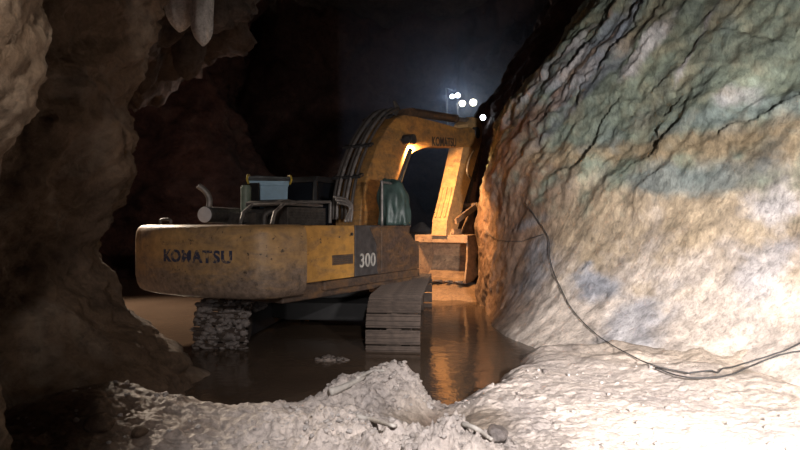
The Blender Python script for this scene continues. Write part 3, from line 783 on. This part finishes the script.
b.cyl((e.x, -0.34, e.z), (e.x, 0.34, e.z), 0.07, 18)
b.build('bucket_link', M['bucket'], ex, 0.008)

# ---- bucket: open side turned towards the machine
bx = pv.x; zt = pv.z; WB = 0.72
prof = [(bx - 0.10, zt - 0.02), (bx + 0.42, zt + 0.02), (bx + 0.68, zt - 0.22), (bx + 0.78, zt - 0.60), (bx + 0.62, zt - 0.98), (bx + 0.25, zt - 1.16), (bx - 0.22, zt - 1.20)]
inner = [(x - 0.04 if i > 1 else x, z - 0.05 if i < 2 else z + 0.04) for i, (x, z) in enumerate(prof)]
bk = MB().prism(prof + list(reversed(inner)), -WB, WB).build('bucket', M['bucket'], ex, 0.008)
for y in (-WB, WB - 0.05):
    MB().prism(prof + [(bx - 0.26, zt - 1.14), (bx - 0.12, zt - 0.6)], y, y + 0.05).build('side_plate', M['bucket'], bk, 0.008)
b = MB(); b.box((bx - 0.13, 0, zt - 0.09), (0.16, 2 * WB + 0.06, 0.20)); b.build('top_beam', M['bucket'], bk, 0.015)
for k in range(5):
    y = -WB + 0.14 + k * 0.29
    MB().prism([(bx - 0.20, zt - 1.21), (bx - 0.20, zt - 1.13), (bx - 0.44, zt - 1.12), (bx - 0.44, zt - 1.15)], y - 0.06, y + 0.06).build('bucket_tooth', M['steel'], bk, 0.008)
b = MB()
for y in (-0.24, 0.24): b.prism([(bx - 0.16, zt - 0.02), (bx + 0.5, zt), (bx + 0.46, zt + 0.16), (bx + 0.02, zt + 0.16)], y - 0.03, y + 0.03)
b.cyl((bx + 0.02, -0.3, zt + 0.05), (bx + 0.02, 0.3, zt + 0.05), 0.07, 18)
b.build('bucket_ear', M['bucket'], bk, 0.008)

# handrail post and mirror beside the tool box
p = loc(382, 200, -1.32)
hr = MB().tube(spline([(p.x, -1.32, 1.72), (p.x, -1.32, 2.45), (p.x + 0.06, -1.28, 2.50), (p.x + 0.5, -1.2, 2.50), (p.x + 0.62, -1.18, 2.42), (p.x + 0.64, -1.18, 1.72)], 6), 0.022, 8).build('handrail', M['steel'], ex, 0, True)

# ------------------------------------------------------------------ things on the machine
A59 = Matrix.Rotation(R(59), 4, 'Z')
def world(v): return A59 @ Vector(v) + Vector((CX, CY, 0))
# green sheet thrown over the rail of the tool box
tp = world((p.x + 0.62, -1.20, 0)); tz = 1.72
b = MB(); rings = []
for j in range(26):
    t = j / 25; ring = []
    for i in range(72):
        a = 2 * math.pi * i / 72
        rr = 0.02 + 0.27 * math.sin(min(1, t * 1.25) * math.pi / 2) ** 0.62
        fold = 1 + (0.11 * math.sin(a * 5 + 1.3 + 3 * t) + 0.06 * math.sin(a * 11 + t * 5) + 0.25 * N.noise(Vector((math.cos(a) * 2, math.sin(a) * 2, t * 4)))) * t
        lean = -0.07 * (1 - t)
        z = tz + 0.04 + 0.80 * (1 - t ** 2.2) * (1 - 0.05 * math.sin(a * 3)) - 0.10 * math.cos(a) * t * (1 - t) * 2
        d = 0.02 * N.noise(Vector((math.cos(a) * 3, math.sin(a) * 3, t * 5)))
        ring.append((rr * fold * math.cos(a) * 0.95 + lean + d, rr * fold * math.sin(a) * 0.8 + d, z + d))
    rings.append(ring)
b.loft(rings); tarp = b.build('tarpaulin', M['tarp'], None, 0, True); tarp.location = (tp.x, tp.y, 0)
tag(tarp, 'crumpled dark green tarpaulin thrown over the rail beside the excavator boom', 'tarpaulin')
# blue tub
c = world((-1.16, 0.36, 2.045)); tub = empty('storage_tub', c, R(14)); tub.location.z = 2.045
tag(tub, 'light blue plastic tub with a dark lid standing on top of the excavator', 'tub')
b = MB(); b.loft([[(x * k, y * k, z) for x, y in ((-0.31, -0.2), (0.31, -0.2), (0.31, 0.2), (-0.31, 0.2))] for z, k in ((0, 0.96), (0.38, 1.0), (0.38, 1.05), (0.46, 1.06), (0.46, 1.0))])
b.build('tub_body', M['blue'], tub, 0.012)
b = MB(); b.box((0, 0, 0.475), (0.70, 0.48, 0.03)); b.prism([(-0.35, 0.49), (0.37, 0.49), (0.36, 0.53), (-0.2, 0.545), (-0.33, 0.53)], -0.23, 0.23); b.build('lid', M['lid'], tub, 0.012)
for x in (-0.345, 0.345):
    b = MB(); b.tube(spline([(x * 0.98, -0.24, 0.40), (x * 1.05, -0.25, 0.48), (x * 1.02, -0.2, 0.55), (x * 0.95, -0.05, 0.555)], 5), 0.018, 8); b.build('strap', M['strap'], tub, 0, True)

# ------------------------------------------------------------------ floodlights far off in the cave
def mast(loc_, pts, lamps, label, group):
    r = empty('floodlight_mast', loc_); tag(r, label, 'floodlight')
    MB().tube(pts, 0.04, 10).build('pole', M['steel'], r)
    for (x, y, z, rad, mat, pw) in lamps:
        h = MB().cyl((x, y + 0.16, z), (x, y, z), rad * 0.7, 18, rad).build('lamp_head', M['dark'], r, 0.01)
        MB().cyl((x, y - 0.005, z), (x, y - 0.02, z), rad * 0.92, 18).build('lamp_lens', M[mat], h)
        spot('flood_lamp', (loc_[0] + x, loc_[1] + y - 0.25, loc_[2] + z), (0.5, 12, 1.0), pw * 2.2, (0.72, 0.84, 1.0) if mat == 'lamp' else (1.0, 0.88, 0.7), 0.1, 150, 0.8)
FY = 26.0
def fw(px, py, Y=FY): return ((px - 400) / FPX * Y, Y, CAMZ + (225 - py) / FPX * Y)
a = fw(452, 175); t1 = fw(446, 88)
mast((a[0], FY, 0.6), [(0.1, 0, 0), (t1[0] - a[0], 0, t1[2] - 0.6), (t1[0] - a[0] + 0.3, 0, t1[2] - 0.7)],
     [(fw(452, 97)[0] - a[0], -0.1, fw(452, 97)[2] - 0.6, 0.10, 'lamp', 34), (fw(457.5, 96)[0] - a[0], -0.1, fw(457.5, 96)[2] - 0.6, 0.11, 'lamp', 34)],
     'tall leaning floodlight pole carrying two close bluish lamps, far behind the boom', None)
a = fw(468, 175); t1 = fw(457, 103)
mast((a[0], FY, 0.6), [(0.1, 0, 0), (t1[0] - a[0], 0, t1[2] - 0.6), (fw(473, 104)[0] - a[0], 0, t1[2] - 0.6)],
     [(fw(462, 104)[0] - a[0], -0.1, fw(462, 104)[2] - 0.6, 0.14, 'lamp_warm', 46), (fw(473, 103)[0] - a[0], -0.1, fw(473, 103)[2] - 0.6, 0.155, 'lamp_warm', 52)],
     'shorter floodlight pole with two round yellowish lamps, far behind the boom tip', None)
q = fw(482.5, 118, 19.0); wlp = empty('wall_lamp', q); tag(wlp, 'small white lamp on the dark rock edge just right of the boom tip', 'lamp')
MB().cyl((0.25, 0.1, 0), (0, 0.0, 0), 0.05, 10).build('bracket', M['dark'], wlp)
MB().cyl((0, 0.05, 0), (0, -0.08, 0), 0.09, 16).build('lamp_head', M['dark'], wlp)
MB().cyl((0, -0.085, 0), (0, -0.1, 0), 0.085, 16).build('lamp_lens', M['lamp'], wlp)
# mist hanging around the far lamps
m, t, bb = nt('mist'); t.nodes.remove(bb)
v = nd(t, 'ShaderNodeVolumeScatter', Density=0.022, Anisotropy=0.3); v.inputs['Color'].default_value = (0.75, 0.85, 1, 1)
v.inputs['Color'].default_value = (0.5, 0.66, 1, 1)
t.links.new(v.outputs[0], t.nodes['Material Output'].inputs['Volume'])
mist = MB().box((2.2, 24.5, 6.5), (9, 7, 10)).build('mist', m); tag(mist, kind='structure')

# ------------------------------------------------------------------ dripstones hanging at the upper left
def stal(px, py_tip, Y, r0, label, mat, up=7.6, squash=1.0, bulge=0.0):
    x = (px - 400) / FPX * Y; z = CAMZ + (225 - py_tip) / FPX * Y
    n = 36; rings = []; sd = Vector((px, py_tip, 1.0))
    for j in range(34):
        t = j / 33; zz = lerp(z, up, t)
        rr = r0 * (0.12 + 0.88 * (1 - (1 - min(1, t * 6)) ** 3) + 0.55 * t - bulge * t)
        ring = []
        for i in range(n):
            a = 2 * math.pi * i / n; d = Vector((math.cos(a), math.sin(a) * squash, 0))
            k = rr * (1 + 0.22 * fbm(Vector((d.x * 1.5, d.y * 1.5, zz * 1.6)) + sd, 4) + 0.08 * math.sin(a * 6))
            ring.append((x + d.x * k + 0.08 * N.noise(Vector((0, zz, px))), Y + d.y * k, zz))
        rings.append(ring)
    o = MB().loft(rings).build('dripstone', mat, None, 0, True)
    tag(o, label, 'dripstone'); return o
stal(203, 46, 10.6, 0.17, 'thick pale dripstone hanging at the upper left, right of the brown one', M['stal'], bulge=0.4)
stal(178, 32, 10.8, 0.20, 'broad grey white dripstone hanging left of the brown hanging rock', M['stal'])
stal(188, 80, 12.2, 0.27, 'long brown hanging rock tongue between and below the pale dripstones', M['hang'])
stal(144, 42, 10.4, 0.09, 'small pale dripstone hanging beside the top of the left rock pillar', M['stal'])

# ------------------------------------------------------------------ clods, stones, sticks, cables
b = MB()
for k in range(1500):
    if random.random() < 0.72:
        c = random.choice([(-0.28, 5.5, 0.6, 0.5), (0.35, 3.6, 0.6, 0.45), (-0.4, 4.3, 0.7, 0.6), (0.0, 5.7, 0.4, 0.3)])
        x = random.gauss(c[0], c[2] * 0.6); y = random.gauss(c[1], c[3] * 0.6)
    else:
        x = random.uniform(-2.8, 3.2); y = random.uniform(3.0, 6.4)
    if (x - 0.4) ** 2 / 0.2 + (y - 4.8) ** 2 / 0.25 < 1 and random.random() < 0.85: continue
    if y < 3: continue
    r = random.choice((0.006, 0.008, 0.011, 0.015, 0.022)) * random.uniform(0.8, 1.2)
    add_clod(b, (x, y, ground_z(x, y) + r * 0.25), r, 0.9)
cl = b.build('mud_clods', M['mud'], None, 0, True); tag(cl, 'grey crumbs and clods of wet mud over the heaped ground', 'mud', kind='stuff')
b = MB()
for k in range(420):
    c = random.choice([(-3.0, 7.9, 0.55, 0.3), (-0.95, 7.5, 0.5, 0.2)])
    x = random.gauss(c[0], c[2] * 0.7); y = random.gauss(c[1], c[3] * 0.7); r = random.uniform(0.012, 0.038)
    add_clod(b, (x, y, ground_z(x, y) + r * 0.3), r, 0.8)
o = b.build('mud_lumps', M['mud_wet'], None, 0, True); tag(o, 'dark lumps of mud pushed up against the tracks', 'mud', kind='stuff')
def gpt(px, py):
    """where the view through a pixel of the photograph meets the ground"""
    d = Vector(((px - 400) / FPX, 1, (225 - py) / FPX)); y = 2.5
    while y < 20:
        if CAMZ + d.z * y <= ground_z(d.x * y, y): return Vector((d.x * y, y, ground_z(d.x * y, y)))
        y += 0.01
    return Vector((d.x * 8, 8, 0))
def stick(name, pts, r, mat, label, cat, lift=0.02):
    P = []
    for a in pts:
        q = gpt(*a); q.z += lift; P.append(q)
    P = spline(P, 6); rad = [r * (1.0 - 0.35 * i / (len(P) - 1)) * (1 + 0.18 * N.noise(p_ * 9)) for i, p_ in enumerate(P)]
    o = MB().tube(P, r, 9, rad).build(name, mat, None, 0, True); tag(o, label, cat); return o
stick('branch', [(330, 396), (345, 389), (364, 381)], 0.035, M['wood'], 'pale stick lying on the left flank of the grey mud heap', 'branch')
stick('branch', [(357, 381), (371, 376), (385, 373)], 0.018, M['wood'], 'thin dark stick across the top of the mud heap in front of the track', 'branch')
stick('root', [(357, 419), (372, 424), (390, 429), (396, 430)], 0.018, M['wood'], 'bent pale root sticking out of the mud in the middle foreground', 'root')
stick('root', [(463, 428), (476, 433), (487, 441), (492, 449)], 0.016, M['wood'], 'curved pale root at the right end of the nearest mud heap', 'root')
def stone(px, py, r, label, mat=None):
    q = gpt(px, py); b = MB(); add_clod(b, (0, 0, 0), r, 0.8); o = b.build('stone', mat or M['mud'], None, 0, False)
    o.location = (q.x, q.y, q.z + r * 0.25); tag(o, label, 'stone'); m = o.modifiers.new('sub', 'SUBSURF'); m.levels = 1; m.render_levels = 1; return o
stone(497, 440, 0.07, 'round stone lying right of the nearest mud heap at the bottom edge', M['mud_dark'])
stone(433, 409, 0.022, 'small dark stone in the wet mud between the two heaps', M['mud_dark'])
stone(545, 372, 0.04, 'small dark stone on the pale mud slope right of the water', M['mud_dark'])
stone(100, 428, 0.10, 'brown stone lying on the dark ground at the foot of the left pillar', M['pillar'])
stone(140, 436, 0.07, 'smaller brown stone right of the one at the pillar foot', M['pillar'])

# cables lying on the right wall: found by following the view onto the wall surface
from mathutils.bvhtree import BVHTree
dg = bpy.context.evaluated_depsgraph_get(); bpy.context.view_layer.update()
trees = [BVHTree.FromPolygons([v.co.copy() for v in o_.data.vertices], [tuple(p_.vertices) for p_ in o_.data.polygons]) for o_ in (wall_right, floor)]
def wpt(px, py, lift=0.03):
    d = Vector(((px - 400) / FPX, 1, (225 - py) / FPX)).normalized(); best = None
    for tr in trees:
        h = tr.ray_cast(Vector((0, 0, CAMZ)), d)
        if h[0] and (best is None or h[3] < best[3]): best = h
    n = best[1]; n = -n if n.dot(d) > 0 else n
    return best[0] + n * lift
def cable(pts, r, label, mat='cable'):
    px = [Vector((*a, 0)) for a in pts]; px = spline(px, 10)
    P = [wpt(q.x, q.y, r + 0.035) for q in px]
    for _ in range(2): P = [P[0]] + [(P[i - 1] + P[i] * 2 + P[i + 1]) / 4 for i in range(1, len(P) - 1)] + [P[-1]]
    o = MB().tube(P, r, 7).build('cable', M[mat], None, 0, True); tag(o, label, 'cable')
cable([(527, 203), (536, 216), (545, 229), (551, 243), (552, 262), (560, 285), (572, 309), (590, 330), (612, 348), (640, 363), (665, 372), (690, 377)], 0.007, 'black cable hanging down the right rock face and trailing to the ground')
cable([(690, 377), (712, 374), (735, 370), (760, 362), (782, 355), (803, 345)], 0.008, 'upper of two cables running off right along the wall foot')
cable([(655, 371), (680, 380), (705, 382), (735, 377), (765, 364), (785, 357), (803, 354)], 0.008, 'lower sagging cable running off right along the wall foot')
cable([(487, 232), (500, 240), (520, 242), (545, 235)], 0.006, 'thin rust brown cable sagging across the orange rock beside the bucket', 'cable')
